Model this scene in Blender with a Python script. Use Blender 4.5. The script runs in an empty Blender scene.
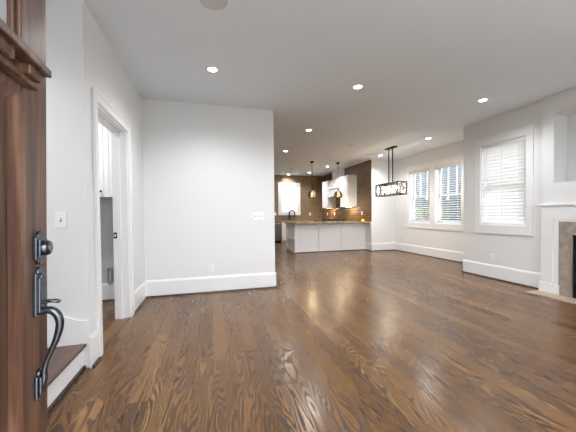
import bpy, bmesh, math, random
from mathutils import Vector, Matrix
random.seed(7)
C = bpy.context.scene
PI = math.pi
R = math.radians

# ------------------------------------------------------------------ camera
F, YAW, PITCH, ROLL, CY, HC = 283.56, 0.2655, 0.0187, -0.0100, 219.12, 1.2
r0 = Vector((math.cos(YAW), -math.sin(YAW), 0))
h0 = Vector((math.sin(YAW), math.cos(YAW), 0))
z0 = Vector((0, 0, 1))
fw = h0 * math.cos(PITCH) - z0 * math.sin(PITCH)
up = h0 * math.sin(PITCH) + z0 * math.cos(PITCH)
dn = -up
rr = r0 * math.cos(ROLL) - dn * math.sin(ROLL)
dd = r0 * math.sin(ROLL) + dn * math.cos(ROLL)
cd = bpy.data.cameras.new('camera')
cam = bpy.data.objects.new('camera', cd)
C.collection.objects.link(cam)
m = Matrix.Identity(4)
for i in range(3):
    m[i][0], m[i][1], m[i][2] = rr[i], -dd[i], -fw[i]
m[2][3] = HC
cam.matrix_world = m
cd.sensor_fit = 'HORIZONTAL'
cd.sensor_width = 36
cd.lens = 36 * F / 576
cd.shift_y = (CY - 216) / 576
cd.clip_start = 0.02
C.camera = cam

# ------------------------------------------------------------------ sky and exposure
SKY = 3.8
EXPOSURE = 1.32
DOWNLIGHT = 50.0
w = bpy.data.worlds.new('sky')
C.world = w
w.use_nodes = True
bgn = w.node_tree.nodes['Background']
bgn.inputs[0].default_value = (0.94, 0.97, 1.0, 1)
bgn.inputs[1].default_value = SKY
C.view_settings.view_transform = 'Standard'
C.view_settings.look = 'None'
C.view_settings.gamma = 1
C.view_settings.use_curve_mapping = False
C.view_settings.exposure = EXPOSURE
C.cycles.max_bounces = 10
C.cycles.diffuse_bounces = 6
C.cycles.glossy_bounces = 4
C.cycles.transmission_bounces = 8
C.cycles.transparent_max_bounces = 12
C.cycles.caustics_reflective = False
C.cycles.caustics_refractive = False
C.cycles.sample_clamp_indirect = 6
C.cycles.denoising_prefilter = 'NONE'


# ------------------------------------------------------------------ materials
def mat(name, col, rough=0.5, metal=0.0, bump=0.0, bscale=40.0, var=0.0, vscale=3.0, spec=0.5, coat=0.0):
    m = bpy.data.materials.new(name)
    m.use_nodes = True
    nt = m.node_tree
    b = nt.nodes['Principled BSDF']
    b.inputs['Base Color'].default_value = (*col, 1)
    b.inputs['Roughness'].default_value = rough
    b.inputs['Metallic'].default_value = metal
    b.inputs['Specular IOR Level'].default_value = spec
    b.inputs['Coat Weight'].default_value = coat
    tc = nt.nodes.new('ShaderNodeTexCoord')
    if var:
        n = nt.nodes.new('ShaderNodeTexNoise')
        n.inputs['Scale'].default_value = vscale
        nt.links.new(tc.outputs['Object'], n.inputs['Vector'])
        mx = nt.nodes.new('ShaderNodeMix')
        mx.data_type = 'RGBA'
        mx.inputs[6].default_value = (*[c * (1 - var) for c in col], 1)
        mx.inputs[7].default_value = (*[min(1, c * (1 + var)) for c in col], 1)
        nt.links.new(n.outputs['Fac'], mx.inputs[0])
        nt.links.new(mx.outputs[2], b.inputs['Base Color'])
    if bump:
        n = nt.nodes.new('ShaderNodeTexNoise')
        n.inputs['Scale'].default_value = bscale
        nt.links.new(tc.outputs['Object'], n.inputs['Vector'])
        bp = nt.nodes.new('ShaderNodeBump')
        bp.inputs['Strength'].default_value = bump
        bp.inputs['Distance'].default_value = 0.002
        nt.links.new(n.outputs['Fac'], bp.inputs['Height'])
        nt.links.new(bp.outputs['Normal'], b.inputs['Normal'])
    return m


class G:                                            # tiny node-graph helper
    def __init__(s, name):
        s.m = bpy.data.materials.new(name)
        s.m.use_nodes = True
        s.nt = s.m.node_tree
        s.b = s.nt.nodes['Principled BSDF']
        s.tc = s.nt.nodes.new('ShaderNodeTexCoord').outputs['Object']

    def put(s, sock, v):
        if isinstance(v, bpy.types.NodeSocket):
            s.nt.links.new(v, sock)
        else:
            sock.default_value = v

    def math(s, op, a, b=0.0, c=0.0):
        n = s.nt.nodes.new('ShaderNodeMath')
        n.operation = op
        s.put(n.inputs[0], a)
        s.put(n.inputs[1], b)
        s.put(n.inputs[2], c)
        return n.outputs[0]

    def sep(s, v):
        n = s.nt.nodes.new('ShaderNodeSeparateXYZ')
        s.put(n.inputs[0], v)
        return n.outputs

    def comb(s, x, y, z):
        n = s.nt.nodes.new('ShaderNodeCombineXYZ')
        for i, v in enumerate((x, y, z)):
            s.put(n.inputs[i], v)
        return n.outputs[0]

    def noise(s, v, scale, detail=2.0, rough=0.5, dist=0.0):
        n = s.nt.nodes.new('ShaderNodeTexNoise')
        s.put(n.inputs['Vector'], v)
        n.inputs['Scale'].default_value = scale
        n.inputs['Detail'].default_value = detail
        n.inputs['Roughness'].default_value = rough
        n.inputs['Distortion'].default_value = dist
        return n.outputs['Fac']

    def white(s, v):
        n = s.nt.nodes.new('ShaderNodeTexWhiteNoise')
        n.noise_dimensions = '3D'
        s.put(n.inputs['Vector'], v)
        return n.outputs['Value']

    def ramp(s, f, stops):
        n = s.nt.nodes.new('ShaderNodeValToRGB')
        s.put(n.inputs[0], f)
        e = n.color_ramp.elements
        while len(e) < len(stops):
            e.new(0.5)
        for q, (p, c) in zip(e, stops):
            q.position = p
            q.color = (*c, 1) if len(c) == 3 else c
        return n.outputs[0]

    def mix(s, f, a, b, mode='MIX'):
        n = s.nt.nodes.new('ShaderNodeMix')
        n.data_type = 'RGBA'
        n.blend_type = mode
        s.put(n.inputs[0], f)
        for k, v in ((6, a), (7, b)):
            s.put(n.inputs[k], (*v, 1) if isinstance(v, tuple) else v)
        return n.outputs[2]

    def bump(s, h, strength, dist=0.002):
        n = s.nt.nodes.new('ShaderNodeBump')
        n.inputs['Strength'].default_value = strength
        n.inputs['Distance'].default_value = dist
        s.put(n.inputs['Height'], h)
        s.nt.links.new(n.outputs[0], s.b.inputs['Normal'])

    def set(s, **k):
        for n, v in k.items():
            s.put(s.b.inputs[n.replace('_', ' ')], v)
        return s.m


FL = [(0.170, 0.080, 0.026), (0.222, 0.108, 0.037), (0.260, 0.131, 0.046), (0.315, 0.165, 0.063)]


def floor_material():
    g = G('oak_strip_floor')
    x, y, z = g.sep(g.tc)
    W = 0.135
    px = g.math('DIVIDE', x, W)
    ix = g.math('FLOOR', px)
    fx = g.math('FRACT', px)
    off = g.math('MULTIPLY', g.white(g.comb(ix, 3.3, 0.7)), 7.0)
    py = g.math('DIVIDE', g.math('ADD', y, off), 1.1)
    iy = g.math('FLOOR', py)
    fy = g.math('FRACT', py)
    rnd = g.white(g.comb(ix, iy, 1.5))
    rnd2 = g.white(g.comb(ix, iy, 9.1))
    # cathedral grain: growth lines along the board, bent by slow noise, different on every board
    oy = g.math('MULTIPLY', rnd2, 37.0)
    ox = g.math('MULTIPLY', rnd, 11.0)
    gv = g.comb(g.math('ADD', g.math('MULTIPLY', x, 6.5), ox), g.math('ADD', g.math('MULTIPLY', y, 0.85), oy), rnd)
    n1 = g.noise(gv, 1.0, 1.5, 0.5)
    n3 = g.noise(g.comb(g.math('MULTIPLY', x, 60.0), g.math('MULTIPLY', y, 9.0), rnd2), 1.0, 2.0)
    ln = g.math('ADD', g.math('MULTIPLY', g.math('SUBTRACT', fx, 0.5), 4.0), g.math('MULTIPLY', n1, 24.0))
    ln = g.math('ADD', ln, g.math('MULTIPLY', n3, 0.55))
    rings = g.math('ABSOLUTE', g.math('SUBTRACT', g.math('FRACT', ln), 0.5))
    ring = g.ramp(rings, [(0.0, (1, 1, 1)), (0.17, (0.85, 0.85, 0.85)), (0.33, (0, 0, 0))])
    pore = g.noise(g.comb(g.math('MULTIPLY', x, 260.0), g.math('MULTIPLY', y, 9.0), rnd), 1.0, 3.0, 0.6)
    porem = g.ramp(pore, [(0.50, (0, 0, 0)), (0.66, (1, 1, 1))])
    tone = g.ramp(rnd, [(0.0, FL[0]), (0.3, FL[1]), (0.7, FL[2]), (1.0, FL[3])])
    cl = g.noise(g.comb(g.math('MULTIPLY', x, 9.0), g.math('MULTIPLY', y, 1.6), rnd), 1.0, 3.0)
    tone = g.mix(g.math('MULTIPLY', cl, 0.45), tone, (0.62, 0.58, 0.55), 'MULTIPLY')
    ringamt = g.math('MULTIPLY', ring, g.math('ADD', 0.60, g.math('MULTIPLY', rnd2, 0.4)))
    c = g.mix(ringamt, tone, (0.10, 0.07, 0.055), 'MULTIPLY')
    c = g.mix(g.math('MULTIPLY', porem, 0.5), c, (0.3, 0.24, 0.2), 'MULTIPLY')
    ex = g.math('MINIMUM', fx, g.math('SUBTRACT', 1.0, fx))
    ey = g.math('MULTIPLY', g.math('MINIMUM', fy, g.math('SUBTRACT', 1.0, fy)), 10.0)
    gap = g.math('LESS_THAN', g.math('MINIMUM', ex, ey), 0.012)
    c = g.mix(g.math('MULTIPLY', gap, 0.75), c, (0.02, 0.012, 0.008))
    h = g.math('SUBTRACT', g.math('MULTIPLY', ring, -0.25), gap)
    h = g.math('ADD', h, g.math('MULTIPLY', cl, 0.8))
    g.bump(h, 0.05, 0.0012)
    ro = g.math('ADD', 0.22, g.math('MULTIPLY', ring, 0.15))
    return g.set(Base_Color=c, Roughness=ro, Specular_IOR_Level=0.45)




def wood_material(name, c0, c1, c2, axis=2, rough=0.35, scale=1.0, coat=0.0):
    g = G(name)
    v = list(g.sep(g.tc))
    s = [34.0 * scale] * 3
    s[axis] = 1.8 * scale
    v = g.comb(*[g.math('MULTIPLY', v[i], s[i]) for i in range(3)])
    n1 = g.noise(v, 1.0, 4.0, 0.6, 0.4)
    n2 = g.noise(v, 4.0, 3.0, 0.6)
    n3 = g.noise(g.tc, 5.0 * scale, 2.0)
    c = g.ramp(n1, [(0.3, c0), (0.5, c1), (0.72, c2)])
    c = g.mix(g.math('MULTIPLY', g.ramp(n2, [(0.5, (0, 0, 0)), (0.68, (1, 1, 1))]), 0.4), c, (0.45, 0.4, 0.38), 'MULTIPLY')
    c = g.mix(g.math('MULTIPLY', n3, 0.4), c, (0.55, 0.5, 0.5), 'MULTIPLY')
    g.bump(n1, 0.12, 0.001)
    return g.set(Base_Color=c, Roughness=rough, Coat_Weight=coat, Coat_Roughness=0.15)


def tile_material(name, a, b, grout, bw, bh, axis, rough=0.22, mortar=0.006, offs=0.5, rot=0.0):
    """brick texture laid in the plane normal to axis (0: Y-Z plane, 1: X-Z plane)"""
    g = G(name)
    v = g.sep(g.tc)
    uv = g.comb(v[1] if axis == 0 else v[0], v[2], 0.0)
    if rot:
        mp = g.nt.nodes.new('ShaderNodeMapping')
        mp.inputs['Rotation'].default_value = (0, 0, rot)
        g.nt.links.new(uv, mp.inputs['Vector'])
        uv = mp.outputs[0]
    n = g.nt.nodes.new('ShaderNodeTexBrick')
    n.offset = offs
    g.put(n.inputs['Vector'], uv)
    n.inputs['Color1'].default_value = (*a, 1)
    n.inputs['Color2'].default_value = (*b, 1)
    n.inputs['Mortar'].default_value = (*grout, 1)
    n.inputs['Scale'].default_value = 1.0
    n.inputs['Mortar Size'].default_value = mortar
    n.inputs['Bias'].default_value = 0.0
    n.inputs['Brick Width'].default_value = bw
    n.inputs['Row Height'].default_value = bh
    nn = g.noise(g.tc, 14.0, 3.0)
    c = g.mix(g.math('MULTIPLY', nn, 0.3), n.outputs['Color'], (0.6, 0.55, 0.5), 'MULTIPLY')
    g.bump(g.math('SUBTRACT', 1.0, n.outputs['Fac']), 0.5, 0.002)
    return g.set(Base_Color=c, Roughness=rough)


def granite_material():
    g = G('granite')
    n1 = g.noise(g.tc, 55.0, 4.0, 0.7)
    n2 = g.noise(g.tc, 17.0, 3.0, 0.6)
    c = g.ramp(n1, [(0.30, (0.05, 0.04, 0.03)), (0.45, (0.22, 0.17, 0.11)), (0.58, (0.42, 0.36, 0.26)), (0.75, (0.62, 0.57, 0.48))])
    c = g.mix(g.ramp(n2, [(0.45, (0, 0, 0)), (0.7, (0.7, 0.7, 0.7))]), c, (0.16, 0.11, 0.07))
    return g.set(Base_Color=c, Roughness=0.12)


def travertine_material():
    g = G('travertine_tile')
    x, y, z = g.sep(g.tc)
    n1 = g.noise(g.tc, 9.0, 5.0, 0.65, 0.6)
    n2 = g.noise(g.tc, 60.0, 3.0, 0.6)
    c = g.ramp(n1, [(0.25, (0.25, 0.20, 0.17)), (0.5, (0.38, 0.315, 0.27)), (0.75, (0.50, 0.43, 0.38))])
    c = g.mix(g.math('MULTIPLY', n2, 0.35), c, (0.6, 0.55, 0.5), 'MULTIPLY')
    gy = g.math('LESS_THAN', g.math('ABSOLUTE', g.math('SUBTRACT', g.math('FRACT', g.math('ADD', g.math('DIVIDE', z, 0.44), 0.0)), 0.0)), 0.009)
    c = g.mix(gy, c, (0.16, 0.13, 0.11))
    return g.set(Base_Color=c, Roughness=0.45)


def emit(name, col, strength):
    m = bpy.data.materials.new(name)
    m.use_nodes = True
    b = m.node_tree.nodes['Principled BSDF']
    b.inputs['Base Color'].default_value = (0.8, 0.8, 0.8, 1)
    b.inputs['Emission Color'].default_value = (*col, 1)
    b.inputs['Emission Strength'].default_value = strength
    return m


def glass(name, col=(1, 1, 1), alpha=0.9, rough=0.02):
    """thin architectural glass: clear with a faint mirror"""
    m = bpy.data.materials.new(name)
    m.use_nodes = True
    nt = m.node_tree
    nt.nodes.remove(nt.nodes['Principled BSDF'])
    t = nt.nodes.new('ShaderNodeBsdfTransparent')
    t.inputs[0].default_value = (*col, 1)
    gl = nt.nodes.new('ShaderNodeBsdfGlossy')
    gl.inputs['Roughness'].default_value = rough
    mx = nt.nodes.new('ShaderNodeMixShader')
    mx.inputs[0].default_value = 1 - alpha
    nt.links.new(t.outputs[0], mx.inputs[1])
    nt.links.new(gl.outputs[0], mx.inputs[2])
    nt.links.new(mx.outputs[0], nt.nodes['Material Output'].inputs[0])
    return m


def slat_material():
    m = bpy.data.materials.new('blind_slat')
    m.use_nodes = True
    nt = m.node_tree
    b = nt.nodes['Principled BSDF']
    b.inputs['Base Color'].default_value = (0.88, 0.88, 0.88, 1)
    b.inputs['Roughness'].default_value = 0.4
    t = nt.nodes.new('ShaderNodeBsdfTranslucent')
    t.inputs[0].default_value = (0.9, 0.9, 0.9, 1)
    mx = nt.nodes.new('ShaderNodeMixShader')
    mx.inputs[0].default_value = 0.56
    nt.links.new(b.outputs[0], mx.inputs[1])
    nt.links.new(t.outputs[0], mx.inputs[2])
    nt.links.new(mx.outputs[0], nt.nodes['Material Output'].inputs[0])
    return m


def siding_material():
    g = G('lap_siding')
    x, y, z = g.sep(g.tc)
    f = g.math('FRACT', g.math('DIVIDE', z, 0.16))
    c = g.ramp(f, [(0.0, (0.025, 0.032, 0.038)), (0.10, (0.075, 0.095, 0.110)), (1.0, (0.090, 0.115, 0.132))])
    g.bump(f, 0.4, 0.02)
    return g.set(Base_Color=c, Roughness=0.7)


M_wall = mat('wall_paint', (0.765, 0.772, 0.78), 0.6, bump=0.08, bscale=180)
M_ceil = mat('ceiling_paint', (0.73, 0.780, 0.825), 0.8, bump=0.05, bscale=160)
M_trim = mat('trim_paint', (0.82, 0.83, 0.845), 0.32, bump=0.02, bscale=30)
M_cab = mat('cabinet_paint', (0.85, 0.85, 0.86), 0.35, bump=0.02, bscale=30)
M_floor = floor_material()
M_shoe = wood_material('stained_shoe', (0.018, 0.009, 0.005), (0.035, 0.018, 0.009), (0.06, 0.032, 0.017), 1, 0.35, 0.6)
M_tread = wood_material('stained_tread', (0.075, 0.042, 0.028), (0.125, 0.073, 0.05), (0.18, 0.11, 0.075), 1, 0.3, 0.8)
M_door = wood_material('mahogany', (0.040, 0.019, 0.013), (0.120, 0.060, 0.038), (0.27, 0.150, 0.092), 2, 0.38, 1.0, 0.0)
M_bronze = mat('aged_bronze', (0.085, 0.095, 0.115), 0.24, 0.9, 0.2, 60, 0.3, 20)
M_dark = mat('dark_bronze', (0.02, 0.018, 0.016), 0.4, 0.7)
M_tileR = tile_material('brown_subway_tile', (0.120, 0.075, 0.040), (0.175, 0.112, 0.062), (0.27, 0.20, 0.13), 0.30, 0.078, 0)
M_tileB = tile_material('brown_mosaic_tile', (0.175, 0.112, 0.058), (0.250, 0.165, 0.088), (0.30, 0.215, 0.13), 0.10, 0.05, 1, rot=R(45))
M_granite = granite_material()
M_trav = travertine_material()
M_hearth = mat('hearth_stone', (0.42, 0.335, 0.25), 0.45, bump=0.2, bscale=50, var=0.15, vscale=12)
M_black = mat('firebox_black', (0.006, 0.006, 0.007), 0.8, bump=0.1)
M_nickel = mat('brushed_nickel', (0.62, 0.60, 0.57), 0.3, 1.0)
M_steel = mat('dark_stainless', (0.20, 0.19, 0.185), 0.35, 0.9)
M_blackmet = mat('black_metal', (0.012, 0.012, 0.012), 0.35, 0.6)
M_iron = mat('cast_iron', (0.012, 0.012, 0.012), 0.6)
M_plate = mat('white_plastic', (0.86, 0.86, 0.855), 0.3)
M_slot = mat('dark_slot', (0.08, 0.08, 0.08), 0.5)
M_lens = emit('lamp_lens', (1, 0.985, 0.96), 14)
M_bulb = emit('warm_bulb', (1, 0.76, 0.46), 9)
M_ledw = emit('warm_led_strip', (1, 0.78, 0.48), 4)
M_flame = emit('candle_glow', (1, 0.55, 0.12), 3)
M_glass = glass('window_glass', alpha=0.93)
M_smoke = glass('smoked_glass', (0.40, 0.31, 0.21), 0.66, 0.15)
M_amber = glass('amber_glass', (0.95, 0.62, 0.25), 0.9, 0.08)
M_crystal = glass('crystal', (0.93, 0.90, 0.86), 0.76, 0.08)
M_obsc = mat('frosted_glass', (0.78, 0.80, 0.84), 0.25)
M_obsc.node_tree.nodes['Principled BSDF'].inputs['Transmission Weight'].default_value = 0.35
M_slat = slat_material()
M_siding = siding_material()
M_grille = mat('speaker_mesh', (0.58, 0.59, 0.60), 0.6, bump=0.6, bscale=700)
M_whitem = mat('white_metal', (0.80, 0.80, 0.80), 0.4)
M_grass = mat('lawn', (0.17, 0.18, 0.13), 0.9, var=0.4, vscale=6)
M_conc = mat('porch_concrete', (0.55, 0.54, 0.52), 0.8, var=0.1)
M_leaf = mat('shrub_leaf', (0.13, 0.165, 0.06), 0.6, var=0.5, vscale=9)
M_roof = mat('shingle', (0.12, 0.11, 0.11), 0.9, var=0.3, vscale=12)
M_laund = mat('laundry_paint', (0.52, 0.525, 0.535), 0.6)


# ------------------------------------------------------------------ mesh helpers
class MB:
    def __init__(s):
        s.bm = bmesh.new()

    def box(s, x0, x1, y0, y1, z0, z1):
        x0, x1 = min(x0, x1), max(x0, x1)
        y0, y1 = min(y0, y1), max(y0, y1)
        z0, z1 = min(z0, z1), max(z0, z1)
        v = [s.bm.verts.new(p) for p in ((x0, y0, z0), (x1, y0, z0), (x1, y1, z0), (x0, y1, z0), (x0, y0, z1), (x1, y0, z1), (x1, y1, z1), (x0, y1, z1))]
        for f in ((3, 2, 1, 0), (4, 5, 6, 7), (0, 1, 5, 4), (1, 2, 6, 5), (2, 3, 7, 6), (3, 0, 4, 7)):
            s.bm.faces.new([v[i] for i in f])
        return s

    def hexa(s, pts):
        """eight points, bottom ring then top ring"""
        v = [s.bm.verts.new(p) for p in pts]
        for f in ((3, 2, 1, 0), (4, 5, 6, 7), (0, 1, 5, 4), (1, 2, 6, 5), (2, 3, 7, 6), (3, 0, 4, 7)):
            s.bm.faces.new([v[i] for i in f])
        return s

    def prism(s, poly, vec):
        """closed polygon of 3D points swept along vec"""
        vec = Vector(vec)
        a = [s.bm.verts.new(p) for p in poly]
        b = [s.bm.verts.new(Vector(p) + vec) for p in poly]
        s.bm.faces.new(a[::-1])
        s.bm.faces.new(b)
        n = len(a)
        for i in range(n):
            s.bm.faces.new((a[i], a[(i + 1) % n], b[(i + 1) % n], b[i]))
        return s

    def tube(s, pts, rad, n=12, cap=True):
        pts = [Vector(p) for p in pts]
        if not isinstance(rad, (list, tuple)):
            rad = [rad] * len(pts)
        rings = []
        pu = None
        for i, p in enumerate(pts):
            t = (pts[min(i + 1, len(pts) - 1)] - pts[max(i - 1, 0)]).normalized()
            if pu is None:
                pu = t.orthogonal().normalized()
            u = (pu - t * pu.dot(t)).normalized()
            pu = u
            v = t.cross(u)
            rings.append([s.bm.verts.new(p + (u * math.cos(2 * PI * k / n) + v * math.sin(2 * PI * k / n)) * rad[i]) for k in range(n)])
        for a, b in zip(rings, rings[1:]):
            for k in range(n):
                s.bm.faces.new((a[k], a[(k + 1) % n], b[(k + 1) % n], b[k]))
        if cap:
            s.bm.faces.new(rings[0][::-1])
            s.bm.faces.new(rings[-1])
        return s

    def lathe(s, prof, o=(0, 0, 0), axis=(0, 0, 1), n=24, close=True):
        """profile of (radius, height) around an axis through o"""
        ax = Vector(axis).normalized()
        u = ax.orthogonal().normalized()
        v = ax.cross(u)
        o = Vector(o)
        rings = []
        for r, h in prof:
            if r < 1e-6:
                rings.append([s.bm.verts.new(o + ax * h)])
            else:
                rings.append([s.bm.verts.new(o + ax * h + (u * math.cos(2 * PI * k / n) + v * math.sin(2 * PI * k / n)) * r) for k in range(n)])
        for a, b in zip(rings, rings[1:]):
            for k in range(n):
                q = [a[k % len(a)], a[(k + 1) % len(a)], b[(k + 1) % len(b)], b[k % len(b)]]
                q = list(dict.fromkeys(q))
                if len(q) > 2:
                    s.bm.faces.new(q)
        return s

    def bar(s, a, b, wd=0.008):
        """square bar between two points"""
        a, b = Vector(a), Vector(b)
        t = (b - a).normalized()
        u = t.orthogonal().normalized()
        v = t.cross(u)
        h = wd / 2
        pts = [a + u * i * h + v * j * h for i, j in ((-1, -1), (1, -1), (1, 1), (-1, 1))]
        pts += [p + (b - a) for p in pts]
        return s.hexa(pts)

    def build(s, name, m, parent=None, bevel=0.0, smooth=False, local=False, kind=None, thick=0.0):
        off = Vector((0, 0, 0))
        if parent is not None and not local:
            q = parent
            while q is not None:
                off += q.location
                q = q.parent
        if off.length:
            bmesh.ops.translate(s.bm, verts=s.bm.verts, vec=-off)
        bmesh.ops.recalc_face_normals(s.bm, faces=s.bm.faces)
        me = bpy.data.meshes.new(name)
        s.bm.to_mesh(me)
        s.bm.free()
        me.materials.append(m)
        if smooth:
            for p in me.polygons:
                p.use_smooth = True
            me.set_sharp_from_angle(angle=R(40))
        o = bpy.data.objects.new(name, me)
        C.collection.objects.link(o)
        if parent is not None:
            o.parent = parent
        if thick:
            q = o.modifiers.new('thickness', 'SOLIDIFY')
            q.thickness = thick
        if bevel:
            q = o.modifiers.new('bevel', 'BEVEL')
            q.width = bevel
            q.segments = 2
            q.limit_method = 'ANGLE'
        if kind:
            o['kind'] = kind
        return o


def tag(o, label, cat, group=None, kind=None):
    o['label'] = label
    o['category'] = cat
    if group:
        o['group'] = group
    if kind:
        o['kind'] = kind
    return o


def thing(name, loc, label, cat, group=None, kind=None, rz=0.0):
    o = bpy.data.objects.new(name, None)
    o.empty_display_size = 0.1
    C.collection.objects.link(o)
    o.location = loc
    o.rotation_euler = (0, 0, rz)
    return tag(o, label, cat, group, kind)


def copy_tree(o, parent=None):
    c = o.copy()
    C.collection.objects.link(c)
    c.parent = parent
    for ch in list(o.children):
        copy_tree(ch, c)
    return c


def struct(name, mb, m, label, cat, bevel=0.0):
    return tag(mb.build(name, m, bevel=bevel), label, cat, kind='structure')


def holes(u0, u1, v0, v1, ops):
    """cells of a rectangle left after cutting openings (u0,u1,v0,v1)"""
    us = sorted({u0, u1, *[x for o in ops for x in o[:2]]})
    out = []
    for a, b in zip(us, us[1:]):
        mid = (a + b) / 2
        cut = sorted([(o[2], o[3]) for o in ops if o[0] < mid < o[1]])
        z = v0
        for c0, c1 in cut:
            if c0 > z + 1e-6:
                out.append((a, b, z, c0))
            z = c1
        if v1 > z + 1e-6:
            out.append((a, b, z, v1))
    return out


# ------------------------------------------------------------------ dimensions of the place
H = 2.875
XL = -0.935            # left wall
YB = 4.51              # living room back wall (partition)
XE = 1.0               # its free end
XR = 4.864             # right wall with the single window
YR = 4.54              # where the right wall steps out to the dining nook
XC = 4.80              # chimney breast
XW = 5.717             # dining nook window wall
YP = 7.90              # dining nook back wall
XK = 4.86              # kitchen right wall
YK = 11.917            # kitchen back wall
YF = -0.12             # front wall
T = 0.18
BH = 0.25              # baseboard height

# ------------------------------------------------------------------ floor, ceiling, walls
struct('floor', MB().box(-4.2, 6.0, -0.3, 12.2, -0.12, 0), M_floor, 'brown oak strip floor running through the room to the kitchen', 'floor')
struct('ceiling', MB().box(-4.2, 6.0, -0.3, 12.2, H, H + 0.15), M_ceil, 'flat white ceiling over living room and kitchen', 'ceiling')

DOOR_L = (2.775, 3.69, 0, 2.17)
mb = MB()
for a, b, c, d in holes(2.556, YB, 0, H, [DOOR_L]):
    mb.box(XL - 0.15, XL, a, b, c, d)
struct('wall_left', mb, M_wall, 'white left wall with the cased doorway opening', 'wall')
struct('wall_entry', MB().box(XL - 0.15, XL, YF, 1.28, 0, H), M_wall, 'white wall on the left between front door and stairs', 'wall')
struct('wall_stair', MB().box(-4.0, XL - 0.15, 2.556, 2.66, 0, H), M_wall, 'white wall beside the stairs with one switch plate', 'wall')
struct('wall_stair_near', MB().box(-4.0, XL - 0.15, 1.16, 1.28, 0, H).box(-4.15, -4.0, 1.16, 2.66, 0, H), M_wall, 'white wall closing the far side of the stairs', 'wall')
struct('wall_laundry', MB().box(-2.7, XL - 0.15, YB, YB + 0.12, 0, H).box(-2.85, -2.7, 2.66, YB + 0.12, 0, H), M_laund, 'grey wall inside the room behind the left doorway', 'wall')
struct('wall_back', MB().box(XL - 0.15, XE, YB, YB + 0.12, 0, H), M_wall, 'white back wall of the living room ending at the kitchen passage', 'wall')
struct('wall_kitchen_left', MB().box(XL - 0.15, XL, YB + 0.12, YK + T, 0, H), M_wall, 'white wall at the hidden left side of the kitchen', 'wall')

WIN1 = (3.37, 4.165, 0.965, 2.41)
mb = MB()
for a, b, c, d in holes(3.11, YR - 0.12, 0, H, [WIN1]):
    mb.box(XR, XR + T, a, b, c, d)
mb.box(XR, XW + T, YR - 0.12, YR, 0, H)
struct('wall_right', mb, M_wall, 'white right wall holding the single window', 'wall')
struct('wall_right_near', MB().box(XR, XR + T, YF, 1.07, 0, H), M_wall, 'white right wall on the near side of the chimney breast', 'wall')
WIN2 = (6.385, 7.21, 0.905, 2.405)
WIN3 = (5.39, 6.215, 0.905, 2.405)
mb = MB()
for a, b, c, d in holes(YR, YP, 0, H, [WIN2, WIN3]):
    mb.box(XW, XW + T, a, b, c, d)
struct('wall_dining', mb, M_wall, 'white dining nook wall holding the pair of windows', 'wall')
struct('wall_dining_back', MB().box(XK + 0.012, XW + T, YP, YP + 0.5, 0, H).box(XK + 0.012, XK + 0.2, YP + 0.5, YK + T, 0, H).box(XK, XK + 0.012, YP, YK, 0, 0.928), M_wall, 'white end wall of the dining nook beside the kitchen tiles', 'wall')
struct('wall_kitchen_right', MB().box(XK, XK + 0.012, YP + 0.002, YK, 0.928, H), M_tileR, 'brown subway tiled kitchen wall behind the hood', 'wall')
WINK = (2.92, 3.70, 1.27, 2.43)
mb = MB()
for a, b, c, d in holes(XL, XK, 0, H, [WINK]):
    mb.box(a, b, YK, YK + T, c, d)
struct('wall_kitchen_back', mb, M_tileB, 'brown mosaic tiled kitchen wall around the sink window', 'wall')

# chimney breast with niche and firebox opening
NICHE = (1.22, 2.962, 1.615, 2.595)
FIRE = (1.445, 2.735, 0.0, 0.883)
mb = MB()
for a, b, c, d in holes(1.07, 3.11, 0, H, [NICHE, FIRE]):
    mb.box(XC, 5.4, a, b, c, d)
mb.box(5.07, 5.4, *NICHE)
mb.box(5.25, 5.4, *FIRE)
struct('wall_chimney', mb, M_wall, 'white chimney breast with a recessed niche over the fireplace', 'wall')

# front wall behind the camera with the entrance and two windows added for sky light
ADDED_WIN5 = (1.15, 2.35, 0.45, 2.55)
ADDED_WIN6 = (2.70, 3.90, 0.45, 2.55)
mb = MB()
for a, b, c, d in holes(XL - 0.15, XR + T, 0, H, [(-0.40, 0.62, 0, 2.20), ADDED_WIN5, ADDED_WIN6]):
    mb.box(a, b, YF - T, YF, c, d)
struct('wall_front', mb, M_wall, 'white front wall around the entrance and the two added windows', 'wall')

# ------------------------------------------------------------------ baseboards and dark shoe moulding
def base_profile(p, n, length_vec):
    """baseboard: p start on the wall at floor level, n into the room"""
    p, n = Vector(p), Vector(n)
    prof = [(0, 0), (0.016, 0), (0.016, BH - 0.03), (0.011, BH - 0.012), (0.006, BH), (0, BH)]
    return [p + n * a + Vector((0, 0, b)) for a, b in prof], length_vec


def shoe_profile(p, n):
    p, n = Vector(p), Vector(n)
    prof = [(0.016, 0), (0.036, 0), (0.035, 0.008), (0.029, 0.016), (0.016, 0.022)]
    return [p + n * a + Vector((0, 0, b)) for a, b in prof]


trim_n = [0]


def baseboard(side, runs, label):
    mb, sh = MB(), MB()
    for p, n, vec in runs:
        a, v = base_profile(p, n, vec)
        mb.prism(a, v)
        sh.prism(shoe_profile(p, n), vec)
    struct('baseboard_' + side, mb, M_trim, 'tall white baseboard ' + label, 'baseboard')
    trim_n[0] += 1
    struct('trim_%d' % trim_n[0], sh, M_shoe, 'dark stained shoe moulding ' + label, 'shoe moulding')


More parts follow.
